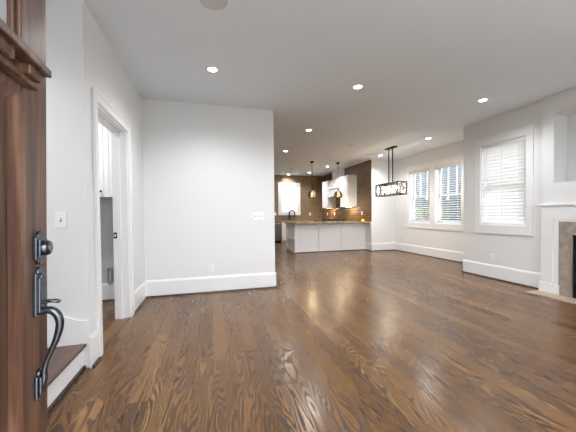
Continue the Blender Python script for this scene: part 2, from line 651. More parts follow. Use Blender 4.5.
baseboard('left', [((XL, 3.80, 0), (1, 0, 0), (0, YB - 3.80, 0))], 'on the left wall past the doorway')
baseboard('stair_corner', [((XL, 2.540, 0), (1, 0, 0), (0, 2.688 - 2.540, 0))], 'on the short wall between stairs and doorway')
baseboard('back', [((XL, YB, 0), (0, -1, 0), (XE - XL + 0.016, 0, 0)), ((XE, YB - 0.016, 0), (1, 0, 0), (0, 0.15, 0))], 'along the living room back wall')
baseboard('right', [((XR, 3.125, 0), (-1, 0, 0), (0, YR - 3.125 + 0.016, 0)), ((XR - 0.016, YR, 0), (0, 1, 0), (XW - XR, 0, 0))], 'under the single window')
baseboard('dining', [((XW, YR, 0), (-1, 0, 0), (0, YP - YR, 0))], 'under the pair of windows')
baseboard('dining_back', [((XK - 0.016, YP, 0), (0, -1, 0), (XW - XK + 0.016, 0, 0)), ((XK, YP - 0.016, 0), (-1, 0, 0), (0, 8.25 - YP + 0.016, 0))], 'on the dining nook end wall')
baseboard('entry', [((XL, YF, 0), (1, 0, 0), (0, 1.28 - YF, 0))], 'on the entry wall beside the front door')
baseboard('right_near', [((XR, YF, 0), (-1, 0, 0), (0, 1.05 - YF, 0))], 'on the near right wall')
baseboard('front', [((0.74, YF, 0), (0, 1, 0), (XR - 0.74, 0, 0))], 'under the added front windows')
baseboard('laundry', [((-2.7, YB, 0), (0, -1, 0), (1.61, 0, 0))], 'inside the room behind the doorway')

# ------------------------------------------------------------------ left doorway (cased opening)
d1 = thing('door_2', (XL, (DOOR_L[0] + DOOR_L[1]) / 2, 0), 'white cased doorway in the left wall leading to a laundry room', 'doorway', kind='structure')
y0, y1, _, zt = DOOR_L
mb = MB()
mb.box(XL, XL + 0.019, y0 - 0.080, y0, 0, zt + 0.002)
mb.box(XL, XL + 0.019, y1, y1 + 0.105, 0, zt + 0.002)
mb.box(XL, XL + 0.021, y0 - 0.083, y1 + 0.108, zt, zt + 0.083)
mb.box(XL, XL + 0.026, y0 - 0.088, y1 + 0.113, zt + 0.070, zt + 0.086)
mb.box(XL, XL + 0.025, y0 - 0.085, y0 - 0.066, 0, zt + 0.083)
mb.box(XL, XL + 0.025, y1 + 0.090, y1 + 0.110, 0, zt + 0.083)
mb.build('casing', M_trim, d1, bevel=0.003)
mb = MB()
mb.box(XL - 0.152, XL + 0.004, y0, y0 + 0.018, 0, zt)
mb.box(XL - 0.152, XL + 0.004, y1 - 0.018, y1, 0, zt)
mb.box(XL - 0.152, XL + 0.004, y0, y1, zt - 0.018, zt)
mb.build('jamb', M_trim, d1, bevel=0.002)
mb = MB()
mb.box(XL - 0.105, XL - 0.068, y0 + 0.018, y0 + 0.030, 0, zt - 0.03)
mb.box(XL - 0.105, XL - 0.068, y1 - 0.030, y1 - 0.018, 0, zt - 0.03)
mb.box(XL - 0.105, XL - 0.068, y0 + 0.018, y1 - 0.018, zt - 0.030, zt - 0.018)
mb.build('door_stop', M_trim, d1, bevel=0.002)
o = MB().box(XL - 0.148, XL - 0.112, y1 - 0.0205, y1 - 0.018, 0.935, 1.005).build('strike_plate', M_dark, d1, bevel=0.001)
MB().box(XL - 0.138, XL - 0.124, y1 - 0.0215, y1 - 0.020, 0.955, 0.985).build('latch_hole', M_plate, o)
MB().box(XL - 0.045, XL - 0.005, y0 + 0.02, y1 - 0.02, 0, 0.006).build('threshold', M_tread, d1, bevel=0.002)

# ------------------------------------------------------------------ stairs
st = thing('stairs', (-0.985, 1.9, 0), 'staircase with dark wood treads and white risers rising left', 'stairs', kind='structure')
XS = -0.985
RISE, RUN = 0.20, 0.30
for k in range(9):
    xa = XS - RUN * k
    MB().box(xa - 0.02, xa, 1.28, 2.556, 0 if k == 0 else RISE * k, RISE * (k + 1) - 0.028).build('riser', M_trim, st)
    MB().box(xa - RUN, xa + 0.028, 1.28, 2.556, RISE * (k + 1) - 0.028, RISE * (k + 1)).build('tread', M_tread, st, bevel=0.008)
MB().box(-4.0, XS - RUN * 9 , 1.28, 2.556, 0, RISE * 9).build('landing', M_tread, st)
mb = MB()
mb.prism([(XL - 0.002, 2.556, 0.20), (XL - 0.002, 2.556, 0.375), (-1.02, 2.556, 0.39), (-1.20, 2.556, 0.47), (-3.7, 2.556, 2.07), (-3.7, 2.556, 1.6), (-1.29, 2.556, 0.20)], (0, -0.014, 0))
mb.build('skirt_board', M_trim, st)
MB().box(XS, XS + 0.02, 1.28, 2.558, 0, 0.022).build('shoe_strip', M_shoe, st)

# ------------------------------------------------------------------ windows
def wmap(wall):
    """(along, depth outward, z) -> world point, for walls named by their plane"""
    ax, val, sg = wall
    if ax == 'X':
        return lambda a, d, z: (val + sg * d, a, z)
    return lambda a, d, z: (a, val + sg * d, z)


def wbox(mb, f, a0, a1, d0, d1, z0, z1):
    p, q = f(a0, d0, z0), f(a1, d1, z1)
    mb.box(p[0], q[0], p[1], q[1], p[2], q[2])


def window(n, wall, op, label, bars=2, cas=(0.10, 0.10), head=0.145, foot=0.125):
    f = wmap(wall)
    a0, a1, z0, z1 = op
    root = thing('window_%d' % n, f((a0 + a1) / 2, 0, z0), label, 'window', kind='structure')
    mb = MB()
    wbox(mb, f, a0 - cas[0], a0, -0.020, 0, z0, z1)
    wbox(mb, f, a1, a1 + cas[1], -0.020, 0, z0, z1)
    wbox(mb, f, a0 - cas[0] - 0.0, a1 + cas[1] + 0.0, -0.022, 0, z1, z1 + head)
    wbox(mb, f, a0 - cas[0], a1 + cas[1], -0.020, 0, z0 - foot - 0.03, z0 - 0.03)
    mb.build('casing', M_trim, root, bevel=0.003)
    mb = MB()
    wbox(mb, f, a0 - cas[0], a1 + cas[1], -0.021, 0.01, z0 - 0.032, z0)
    mb.build('sill', M_trim, root, bevel=0.004)
    mb = MB()
    t = 0.016
    wbox(mb, f, a0, a0 + t, 0, T, z0, z1)
    wbox(mb, f, a1 - t, a1, 0, T, z0, z1)
    wbox(mb, f, a0, a1, 0, T, z1 - t, z1)
    wbox(mb, f, a0, a1, 0, T, z0, z0 + t)
    mb.build('jamb', M_trim, root)
    zm = z0 + (z1 - z0) * 0.49
    for nm, za, zb, d, nb in (('upper_sash', zm - 0.02, z1 - t, 0.135, bars), ('lower_sash', z0 + t, zm + 0.02, 0.10, 0)):
        b0, b1 = a0 + t, a1 - t
        mb = MB()
        wbox(mb, f, b0, b0 + 0.045, d, d + 0.032, za, zb)
        wbox(mb, f, b1 - 0.045, b1, d, d + 0.032, za, zb)
        wbox(mb, f, b0, b1, d, d + 0.032, zb - 0.042, zb)
        wbox(mb, f, b0, b1, d, d + 0.032, za, za + (0.07 if nb == 0 else 0.042))
        sash = mb.build(nm, M_trim, root, bevel=0.002)
        if nb:
            for k in range(nb):
                c = b0 + (b1 - b0) * (k + 1) / (nb + 1)
                mb = MB()
                wbox(mb, f, c - 0.011, c + 0.011, d + 0.002, d + 0.03, za + 0.04, zb - 0.04)
                mb.build('muntin', M_trim, sash)
        mb = MB()
        wbox(mb, f, b0 + 0.04, b1 - 0.04, d + 0.014, d + 0.018, za + 0.04, zb - 0.04)
        mb.build('pane', M_glass, sash)
    return root


def blind(wall, op, label, tilt, pitch=0.058, width=0.062, group=None, wand_side=1):
    f = wmap(wall)
    a0, a1, z0, z1 = op
    a0 += 0.02
    a1 -= 0.02
    DC = 0.022 if abs(tilt) > 0.8 else 0.045
    root = thing('window_blind', f((a0 + a1) / 2, DC, z0 + 0.016), label, 'blind', group)
    mb = MB()
    wbox(mb, f, a0, a1, DC - 0.022, DC + 0.028, z1 - 0.062, z1 - 0.018)
    mb.build('headrail', M_whitem, root, bevel=0.003)
    mb = MB()
    z = z1 - 0.085
    dc = DC
    ct, sn = math.cos(tilt) * width / 2, math.sin(tilt) * width / 2     # a negative tilt lifts the room-side edge
    while z > z0 + 0.055:
        mb.hexa([f(a0, dc - ct, z - sn), f(a1, dc - ct, z - sn), f(a1, dc + ct, z + sn), f(a0, dc + ct, z + sn),
                 f(a0, dc - ct, z - sn + 0.0025), f(a1, dc - ct, z - sn + 0.0025), f(a1, dc + ct, z + sn + 0.0025), f(a0, dc + ct, z + sn + 0.0025)])
        z -= pitch
    mb.build('slats', M_slat, root)
    mb = MB()
    wbox(mb, f, a0, a1, DC - 0.020, DC + 0.020, z0 + 0.018, z0 + 0.036)
    mb.build('bottom_rail', M_whitem, root, bevel=0.003)
    mb = MB()
    for q in (0.14, 0.5, 0.86):
        c = a0 + (a1 - a0) * q
        wbox(mb, f, c - 0.002, c + 0.002, DC - 0.030, DC - 0.028, z0 + 0.03, z1 - 0.05)
    mb.build('ladder_cord', M_plate, root)
    c = a1 - 0.10 if wand_side > 0 else a0 + 0.10
    mb = MB()
    mb.tube([f(c, DC - 0.034, z1 - 0.06), f(c, DC - 0.034, z1 - 0.75)], 0.004, 8)
    mb.build('wand', M_whitem, root)
    return root


WR, WD, WKB, WF = ('X', XR, 1), ('X', XW, 1), ('Y', YK, 1), ('Y', YF, -1)
window(1, WR, WIN1, 'single white double-hung window in the right wall, blinds shut')
window(2, WD, WIN2, 'far window of the pair in the dining nook', cas=(0.085, 0.10))
window(3, WD, WIN3, 'near window of the pair in the dining nook', cas=(0.10, 0.085))
window(4, WKB, WINK, 'white kitchen window over the sink in brown tile', bars=0, cas=(0.11, 0.11), head=0.12, foot=0.10)
window(5, WF, ADDED_WIN5, 'unseen front window added for daylight, nearest the entrance', bars=2)
window(6, WF, ADDED_WIN6, 'unseen front window added for daylight, farther from the entrance', bars=2)
blind(WR, WIN1, 'white slat blind shut in the single window of the right wall', R(-60), width=0.076)
blind(WD, WIN2, 'white slat blind open in the far window of the pair', R(12), group='open blinds in the pair of windows')
blind(WD, WIN3, 'white slat blind open in the near window of the pair', R(12), group='open blinds in the pair of windows')
blind(WKB, WINK, 'white slat blind shut over the kitchen sink', R(-60), width=0.076)

# ------------------------------------------------------------------ front door, standing open
DW, DT, DH = 0.915, 0.045, 2.13
ang = R(94.2)
hinge = Vector((-0.418 - DW * math.cos(ang), 0.891 - DW * math.sin(ang), 0))
fd = thing('door_1', hinge + Vector((-0.021, 0, 0)), 'dark brown craftsman front door standing open at the left', 'door', kind='structure', rz=ang)
fd.rotation_euler = (R(1.0), 0, ang)
ST = 0.122
mb = MB()
mb.box(0, ST, 0, DT, 0.012, DH).box(DW - ST, DW, 0, DT, 0.012, DH)
mb.box(ST, DW - ST, 0, DT, 0.012, 0.25).box(ST, DW - ST, 0, DT, 1.475, 1.56).box(ST, DW - ST, 0, DT, 2.0, DH)
cx = DW / 2
mb.box(cx - 0.055, cx + 0.055, 0, DT, 0.25, 1.475)
for k in (1, 2):
    c = ST + (DW - 2 * ST) * k / 3
    mb.box(c - 0.02, c + 0.02, 0, DT, 1.56, 2.0)
mb.build('frame', M_door, fd, bevel=0.004, local=True)
for xa, xb in ((ST, cx - 0.055), (cx + 0.055, DW - ST)):
    pn = MB().box(xa, xb, 0.016, DT - 0.016, 0.25, 1.475).build('panel', M_door, fd, local=True)
    mb = MB()
    e = 0.024
    for (p, q, r_, s_) in ((xa, xa + e, 0.25, 1.475), (xb - e, xb, 0.25, 1.475)):
        lo, hi = (p, q) if p == xa else (q, p)
        mb.prism([(lo, 0.001, r_), (hi, 0.015, r_), (lo, 0.016, r_)], (0, 0, s_ - r_))
    for zc, zd in ((0.25, 0.25 + e), (1.475, 1.475 - e)):
        mb.prism([(xa, 0.001, zc), (xa, 0.015, zd), (xa, 0.016, zc)], (xb - xa, 0, 0))
    mb.build('panel_moulding', M_door, pn, local=True)
for k in range(3):
    xa = ST + (DW - 2 * ST) * k / 3 + (0.02 if k else 0)
    xb = ST + (DW - 2 * ST) * (k + 1) / 3 - (0.02 if k < 2 else 0)
    gl = MB().box(xa, xb, 0.019, 0.026, 1.56, 2.0).build('glass_lite', M_obsc, fd, local=True)
    mb = MB()
    for p, q in ((xa, xa + 0.012), (xb - 0.012, xb)):
        mb.box(p, q, 0.008, 0.036, 1.56, 2.0)
    mb.box(xa, xb, 0.008, 0.036, 1.56, 1.572).box(xa, xb, 0.008, 0.036, 1.988, 2.0)
    mb.build('glazing_bead', M_door, gl, bevel=0.003, local=True)
sx0, sx1 = 0.09, DW - 0.09
MB().box(sx0, sx1, -0.045, 0, 1.529, 1.547).build('shelf', M_door, fd, bevel=0.003, local=True)
mb = MB()
mb.box(sx0 + 0.012, sx1 - 0.012, -0.012, 0, 1.50, 1.531).box(sx0 + 0.004, sx1 - 0.004, -0.022, 0, 1.493, 1.506)
mb.build('shelf_moulding', M_door, fd, bevel=0.003, local=True)
nd = 7
for k in range(nd):
    c = sx0 + 0.045 + (sx1 - sx0 - 0.09) * k / (nd - 1)
    MB().box(c - 0.026, c + 0.026, -0.034, -0.010, 1.506, 1.530).build('dentil_block', M_door, fd, bevel=0.004, local=True)
for zc in (0.2, 1.05, 1.9):
    MB().tube([(0.0, DT + 0.006, zc - 0.05), (0.0, DT + 0.006, zc + 0.05)], 0.007, 10).build('hinge', M_bronze, fd, smooth=True, local=True)


def plate(mb, x, z0, z1, wd, th, arch_top=True, arch_bot=False):
    """escutcheon with a small rounded crest, bevelled edges"""
    h = wd / 2
    k = h * 0.58
    pts = [(x - h, z0), (x + h, z0)] if not arch_bot else [(x - h, z0 + k), (x - k, z0 + k)] + [(x + k * math.cos(a), z0 + k + k * math.sin(a)) for a in [PI + PI * i / 10 for i in range(1, 10)]] + [(x + k, z0 + k), (x + h, z0 + k)]
    if arch_top:
        pts += [(x + h, z1 - k), (x + k, z1 - k)] + [(x + k * math.cos(a), z1 - k + k * math.sin(a)) for a in [PI * i / 10 for i in range(1, 10)]] + [(x - k, z1 - k), (x - h, z1 - k)]
    else:
        pts += [(x + h, z1), (x - h, z1)]
    mb.prism([(p, 0, q) for p, q in pts], (0, -th, 0))
    return mb


hx = DW - 0.052
db = plate(MB(), hx, 1.080, 1.164, 0.050, 0.008, True, True).build('deadbolt_plate', M_bronze, fd, bevel=0.002, local=True)
MB().box(hx - 0.019, hx + 0.019, -0.013, -0.007, 1.100, 1.144).build('raised_field', M_bronze, db, bevel=0.002, local=True)
MB().lathe([(0.0, 0.0), (0.0185, 0.0), (0.019, 0.010), (0.0175, 0.012), (0.0175, 0.014), (0.015, 0.016), (0, 0.016)], (hx, -0.010, 1.122), (0, -1, 0), 28).build('cylinder', M_bronze, db, smooth=True, local=True)
MB().lathe([(0.0, 0.0), (0.009, 0.0), (0.009, 0.002), (0, 0.002)], (hx, -0.0255, 1.122), (0, -1, 0), 20).build('keyway', M_steel, db, smooth=True, local=True)
hx2 = DW - 0.054
hp = plate(MB(), hx2, 0.957, 1.076, 0.050, 0.008).build('handle_plate', M_bronze, fd, bevel=0.002, local=True)
plate(MB(), hx2, 0.964, 1.060, 0.038, 0.013).build('raised_field', M_bronze, hp, bevel=0.002, local=True)
mb = MB()
mb.tube([(hx2, -0.010, 0.986), (hx2, -0.026, 0.989)], 0.005, 10)
mb.prism([(hx2 - 0.007, -0.020, 0.992), (hx2 + 0.007, -0.020, 0.992), (hx2 + 0.012, -0.034, 0.991), (hx2 + 0.011, -0.042, 0.988), (hx2 + 0.006, -0.047, 0.987), (hx2 - 0.006, -0.047, 0.987), (hx2 - 0.011, -0.042, 0.988), (hx2 - 0.012, -0.034, 0.991)], (0, 0, -0.0045))
mb.build('thumb_latch', M_bronze, fd, bevel=0.002, local=True)
path = [(0.006, 0.962), (0.018, 0.966), (0.031, 0.963), (0.041, 0.951), (0.0455, 0.934), (0.044, 0.914), (0.038, 0.890), (0.030, 0.868), (0.022, 0.848), (0.016, 0.830), (0.013, 0.812), (0.013, 0.796), (0.010, 0.782)]
rad = [0.0085, 0.009, 0.0095, 0.0095, 0.009, 0.0085, 0.0075, 0.0065, 0.006, 0.006, 0.0065, 0.0075, 0.008]


def spline(pts, n=4):
    out = []
    P_ = [pts[0]] + list(pts) + [pts[-1]]
    for i in range(1, len(P_) - 2):
        for k in range(n):
            t = k / n
            a, b, c, d = P_[i - 1], P_[i], P_[i + 1], P_[i + 2]
            out.append(tuple(0.5 * (2 * b[j] + (c[j] - a[j]) * t + (2 * a[j] - 5 * b[j] + 4 * c[j] - d[j]) * t * t + (3 * b[j] - a[j] - 3 * c[j] + d[j]) * t ** 3) for j in range(len(b))))
    out.append(tuple(pts[-1]))
    return out


sp = spline([(-a, z, r_) for (a, z), r_ in zip(path, rad)])
MB().tube([(hx2, a, z) for a, z, _ in sp], [r_ for _, _, r_ in sp], 14).build('grip', M_bronze, fd, smooth=True, local=True)
lp = plate(MB(), hx2, 0.752, 0.822, 0.044, 0.008, True, False).build('lower_mount', M_bronze, fd, bevel=0.003, local=True)
MB().box(hx2 - 0.015, hx2 + 0.015, -0.013, -0.007, 0.759, 0.804).build('raised_field', M_bronze, lp, bevel=0.003, local=True)

# door frame around the entrance
en = thing('trim_0', (0.11, YF, 0), 'white casing and dark jamb around the open front entrance', 'door frame', kind='structure')
mb = MB()
mb.box(-0.50, -0.40, YF, YF + 0.02, 0, 2.30).box(0.62, 0.72, YF, YF + 0.02, 0, 2.30).box(-0.40, 0.62, YF, YF + 0.02, 2.20, 2.30)
mb.build('casing', M_trim, en, bevel=0.003)
mb = MB()
mb.box(-0.40, -0.375, YF - T, YF, 0, 2.20).box(0.595, 0.62, YF - T, YF, 0, 2.20).box(-0.375, 0.595, YF - T, YF, 2.175, 2.20)
mb.build('jamb', M_door, en)

# ------------------------------------------------------------------ fireplace
fp = thing('fireplace', (XC, 2.09, 0), 'white fireplace surround with brown stone tile and black firebox', 'fireplace')
FX = XC                                       # face of the breast
CYF = 2.09
for sg in (1, -1):
    yo, yi = CYF + sg * 1.017, CYF + sg * 0.862
    pl = MB().box(FX - 0.022, FX, yo, yi, 0.145, 1.05).build('pilaster', M_trim, fp, bevel=0.003)
    MB().box(FX - 0.036, FX, yo + sg * 0.022, yi - sg * 0.0, 0, 0.145).build('plinth', M_trim, pl, bevel=0.004)
    yt = CYF + sg * 0.80
    st2 = MB().box(FX - 0.014, FX, yi, yt, 0.0, 1.05).build('inner_stile', M_trim, fp, bevel=0.003)
    MB().box(FX - 0.026, FX, yi, yt - sg * 0.012, 0.0, 0.135).build('plinth', M_trim, st2, bevel=0.003)
mb = MB()
mb.box(FX - 0.022, FX, CYF - 1.017, CYF + 1.017, 1.085, 1.262).box(FX - 0.014, FX, CYF - 0.862, CYF + 0.862, 1.05, 1.085)
mb.box(FX - 0.022, FX, CYF - 1.017, CYF - 0.862, 1.05, 1.085).box(FX - 0.022, FX, CYF + 0.862, CYF + 1.017, 1.05, 1.085)
mb.build('frieze', M_trim, fp, bevel=0.003)
mb = MB()
mb.box(FX - 0.030, FX, CYF - 1.03, CYF + 1.03, 1.262, 1.284).box(FX - 0.040, FX, CYF - 1.068, CYF + 1.068, 1.284, 1.300)
mb.build('mantel_shelf', M_trim, fp, bevel=0.004)
mb = MB()
mb.box(FX - 0.009, FX, CYF + 0.645, CYF + 0.80, 0.0, 1.05).box(FX - 0.009, FX, CYF - 0.80, CYF - 0.645, 0.0, 1.05)
mb.box(FX - 0.009, FX, CYF - 0.645, CYF + 0.645, 0.883, 1.05)
mb.build('tile_surround', M_trav, fp)
mb = MB()
mb.box(FX - 0.016, FX + 0.01, CYF + 0.630, CYF + 0.652, 0.0, 0.89).box(FX - 0.016, FX + 0.01, CYF - 0.652, CYF - 0.630, 0.0, 0.89)
mb.box(FX - 0.016, FX + 0.01, CYF - 0.630, CYF + 0.630, 0.868, 0.89)
mb.build('firebox_frame', M_nickel, fp, bevel=0.002)
mb = MB()
mb.box(FX + 0.01, 5.24, CYF + 0.615, CYF + 0.64, 0.0, 0.88).box(FX + 0.01, 5.24, CYF - 0.64, CYF - 0.615, 0.0, 0.88)
mb.box(5.215, 5.245, CYF - 0.615, CYF + 0.615, 0.0, 0.88).box(FX + 0.01, 5.24, CYF - 0.615, CYF + 0.615, 0.855, 0.88).box(FX + 0.01, 5.24, CYF - 0.615, CYF + 0.615, 0.0, 0.03)
mb.build('firebox', M_black, fp)
MB().box(FX + 0.02, FX + 0.032, CYF - 0.62, CYF + 0.62, 0.03, 0.855).build('fire_screen', M_black, fp)
MB().box(4.50, FX - 0.0365, CYF - 1.04, CYF + 1.04, 0.0, 0.010).build('hearth', M_hearth, fp, bevel=0.002)

# ------------------------------------------------------------------ kitchen: peninsula
PX0, PY0, PY1 = 2.465, 8.25, 9.28
CT0, CT1 = 0.888, 0.930
pn = thing('kitchen_peninsula', ((PX0 + XK) / 2, PY0, 0), 'long white panelled kitchen peninsula under a granite top', 'peninsula')
MB().box(PX0 + 0.01, XK - 0.002, PY0 + 0.045, PY1, 0.022, CT0).build('body', M_cab, pn)
mb = MB()
seams = [PX0, 3.23, 4.01, 4.80]
for i in range(3):
    a, b = seams[i], seams[i + 1]
    MB().box(a + 0.07, b - 0.07, PY0 + 0.003, PY0 + 0.020, 0.17, CT0 - 0.09).build('front_panel', M_cab, pn)
    f_ = MB()
    f_.box(a + 0.008, a + 0.075, PY0, PY0 + 0.044, 0.022, CT0).box(b - 0.075, b - 0.008, PY0, PY0 + 0.044, 0.022, CT0)
    f_.box(a + 0.075, b - 0.075, PY0, PY0 + 0.014, 0.022, 0.175).box(a + 0.075, b - 0.075, PY0, PY0 + 0.014, CT0 - 0.095, CT0)
    f_.build('panel_frame', M_cab, pn, bevel=0.002)
MB().box(4.80, XK - 0.003, PY0, PY0 + 0.044, 0.022, CT0).build('filler_strip', M_cab, pn, bevel=0.002)
mb = MB()
mb.box(PX0 - 0.012, PX0 + 0.01, PY0, PY0 + 0.09, 0.0, CT0).box(PX0 - 0.012, PX0 + 0.01, PY1 - 0.09, PY1, 0.0, CT0)
mb.box(PX0 - 0.012, PX0 + 0.01, PY0 + 0.09, PY1 - 0.09, 0.0, 0.12).box(PX0 - 0.012, PX0 + 0.01, PY0 + 0.09, PY1 - 0.09, CT0 - 0.09, CT0)
mb.box(PX0 - 0.012, PX0 + 0.01, PY0 + 0.09, PY1 - 0.09, 0.385, 0.455)
mb.build('end_frame', M_cab, pn, bevel=0.002)
MB().box(PX0, XK - 0.02, PY0 - 0.014, PY0 + 0.04, 0.0, 0.022).build('toe_strip', M_shoe, pn)
ct = tag(MB().box(PX0 - 0.045, XK - 0.002, 7.975, 9.42, CT0, CT1).build('granite_countertop', M_granite, bevel=0.006), 'speckled brown granite countertop on the white peninsula', 'countertop')
jar = thing('amber_candle_jar', (4.70, 8.14, CT1), 'small glowing amber jar at the right end of the granite counter', 'candle jar')
MB().lathe([(0, 0), (0.048, 0), (0.052, 0.01), (0.052, 0.095), (0.049, 0.1), (0.047, 0.095), (0.047, 0.012), (0, 0.01)], (4.70, 8.14, CT1)).build('glass_cup', M_amber, jar, smooth=True)
MB().lathe([(0, 0.013), (0.044, 0.013), (0.044, 0.07), (0, 0.074)], (4.70, 8.14, CT1)).build('wax', M_flame, jar, smooth=True)

# ------------------------------------------------------------------ kitchen: cabinets and appliances
def shaker_front(mb, f, a0, a1, z0, z1, th=0.02):
    """five-piece door: f maps (along, out, z)"""
    e = min(0.055, (z1 - z0) * 0.28)
    def bx(a, b, d0, d1, c, d):
        p, q = f(a, d0, c), f(b, d1, d)
        mb.box(p[0], q[0], p[1], q[1], p[2], q[2])
    bx(a0, a0 + e, 0, th, z0, z1)
    bx(a1 - e, a1, 0, th, z0, z1)
    bx(a0 + e, a1 - e, 0, th, z0, z0 + e)
    bx(a0 + e, a1 - e, 0, th, z1 - e, z1)
    bx(a0 + e, a1 - e, 0, th * 0.55, z0 + e, z1 - e)
    return mb


def knob(parent, p, n, m=M_dark, r=0.014):
    MB().lathe([(0, 0), (0.005, 0), (0.005, 0.012), (r, 0.016), (r, 0.024), (r * 0.6, 0.028), (0, 0.029)], p, n, 14).build('knob', m, parent, smooth=True)


def wall_cabinet(x0, x1, y0, y1, z0, z1, facing, doors, label, knob_side=(1,), group=None, knob_z=0.06):
    root = thing('wall_cabinet', ((x0 + x1) / 2, (y0 + y1) / 2, z0), label, 'cabinet', group)
    MB().box(x0, x1, y0, y1, z0, z1).build('body', M_cab, root, bevel=0.002)
    if facing == '-X':
        f = lambda a, d, z: (x0 - d, a, z)
        lo, hi, n = y0, y1, (-1, 0, 0)
    else:
        f = lambda a, d, z: (a, y0 - d, z)
        lo, hi, n = x0, x1, (0, -1, 0)
    for k in range(doors):
        a = lo + (hi - lo) * k / doors + 0.002
        b = lo + (hi - lo) * (k + 1) / doors - 0.002
        d = shaker_front(MB(), f, a, b, z0 + 0.002, z1 - 0.002).build('door', M_cab, root, bevel=0.002)
        ks = knob_side[k % len(knob_side)]
        knob(d, f(b - 0.03 if ks > 0 else a + 0.03, 0.02, z0 + knob_z), n)
    return root


wall_cabinet(4.54, XK, 8.81, 9.41, 1.425, 2.51, '-X', 1, 'white wall cabinet right of the range hood, nearest the room', (1,), 'wall cabinets beside the hood')
wall_cabinet(4.54, XK, 10.52, 11.12, 1.425, 2.51, '-X', 1, 'white wall cabinet left of the range hood, farther back', (-1,), 'wall cabinets beside the hood')

hd = thing('range_hood', (XK, 9.965, 1.84), 'white boxed range hood with a chimney up to the ceiling', 'range hood')
MB().box(4.50, XK, 9.412, 10.518, 1.84, 2.13).build('apron', M_cab, hd, bevel=0.003)
MB().box(4.475, XK, 9.414, 10.516, 2.13, 2.17).build('moulding', M_trim, hd, bevel=0.006)
MB().hexa([(4.50, 9.42, 2.17), (XK, 9.42, 2.17), (XK, 10.51, 2.17), (4.50, 10.51, 2.17), (4.58, 9.60, 2.50), (XK, 9.60, 2.50), (XK, 10.33, 2.50), (4.58, 10.33, 2.50)]).build('canopy', M_cab, hd, bevel=0.003)
MB().box(4.60, XK, 9.72, 10.27, 2.50, H).build('chimney', M_cab, hd, bevel=0.003)
MB().box(4.55, XK - 0.04, 9.5, 10.43, 1.825, 1.842).build('filter', M_steel, hd)


def led(x0, x1, y0, y1, z, label):
    r_ = thing('under_cabinet_light', ((x0 + x1) / 2, (y0 + y1) / 2, z - 0.014), label, 'lamp', 'under cabinet lights')
    MB().box(x0, x1, y0, y1, z - 0.012, z).build('housing', M_whitem, r_)
    MB().box(x0 + 0.006, x1 - 0.006, y0 + 0.01, y1 - 0.01, z - 0.016, z - 0.011).build('diffuser', M_ledw, r_)
    l = bpy.data.lights.new('warm_glow', 'AREA')
    l.shape = 'RECTANGLE'
    l.size, l.size_y = x1 - x0, y1 - y0
    l.energy = 3
    l.color = (1, 0.72, 0.42)
    lo = bpy.data.objects.new('warm_glow', l)
    C.collection.objects.link(lo)
    lo.parent = r_
    lo.location = (0, 0, -0.012)


led(4.66, 4.74, 8.9, 9.32, 1.425, 'warm light bar under the near wall cabinet')
led(4.66, 4.74, 10.6, 11.04, 1.425, 'warm light bar under the far wall cabinet')

# base cabinets
def base_cabinet(x0, x1, y0, y1, facing, n, label, group):
    root = thing('base_cabinet', ((x0 + x1) / 2, (y0 + y1) / 2, 0), label, 'cabinet', group)
    b_ = MB().box(x0, x0 + 0.018, y0, y1, 0.1, CT0).box(x1 - 0.018, x1, y0, y1, 0.1, CT0)
    b_.box(x0 + 0.018, x1 - 0.018, y0, y0 + 0.018, 0.1, CT0).box(x0 + 0.018, x1 - 0.018, y1 - 0.018, y1, 0.1, CT0)
    b_.box(x0 + 0.018, x1 - 0.018, y0 + 0.018, y1 - 0.018, 0.1, 0.118).build('body', M_cab, root)
    if facing == '-X':
        f = lambda a, d, z: (x0 - d, a, z)
        lo, hi, nn = y0, y1, (-1, 0, 0)
        MB().box(x0 + 0.07, x1, y0, y1, 0, 0.1).build('toe_kick', M_cab, root)
    else:
        f = lambda a, d, z: (a, y0 - d, z)
        lo, hi, nn = x0, x1, (0, -1, 0)
        MB().box(x0, x1, y0 + 0.07, y1, 0, 0.1).build('toe_kick', M_cab, root)
    for k in range(n):
        a = lo + (hi - lo) * k / n + 0.003
        b = lo + (hi - lo) * (k + 1) / n - 0.003
        d = shaker_front(MB(), f, a, b, 0.105, 0.70).build('door', M_cab, root, bevel=0.002)
        knob(d, f(b - 0.03 if k % 2 == 0 else a + 0.03, 0.02, 0.64), nn)
        d = shaker_front(MB(), f, a, b, 0.705, CT0 - 0.005).build('drawer', M_cab, root, bevel=0.002)
        knob(d, f((a + b) / 2, 0.02, 0.79), nn)
    return root


base_cabinet(2.80, 4.20, 11.30, YK - 0.001, '-Y', 2, 'white base cabinet under the kitchen window', 'base cabinets')
base_cabinet(0.9, 2.198, 11.30, YK - 0.001, '-Y', 2, 'white base cabinet left of the dishwasher', 'base cabinets')
base_cabinet(4.24, XK - 0.001, 10.46, 11.29, '-X', 2, 'white base cabinet behind the range', 'base cabinets')
base_cabinet(4.24, XK - 0.001, 9.42, 9.50, '-X', 1, 'narrow white base cabinet between range and peninsula', 'base cabinets')
dw = thing('dishwasher', (2.5, 11.6, 0), 'dark stainless dishwasher beside the white sink cabinet', 'dishwasher')
MB().box(2.202, 2.796, 11.33, YK - 0.002, 0.1, CT0).build('body', M_steel, dw)
MB().box(2.205, 2.793, 11.29, 11.33, 0.11, CT0 - 0.07).build('door', M_steel, dw, bevel=0.004)
MB().box(2.205, 2.793, 11.29, 11.33, CT0 - 0.066, CT0 - 0.004).build('control_panel', M_steel, dw, bevel=0.004)
MB().tube([(2.25, 11.29, 0.80), (2.25, 11.25, 0.80), (2.75, 11.25, 0.80), (2.75, 11.29, 0.80)], 0.009, 8).build('handle', M_nickel, dw, smooth=True)
MB().box(2.205, 2.793, 11.38, 11.5, 0, 0.1).build('toe_kick', M_black, dw)
mb = MB()
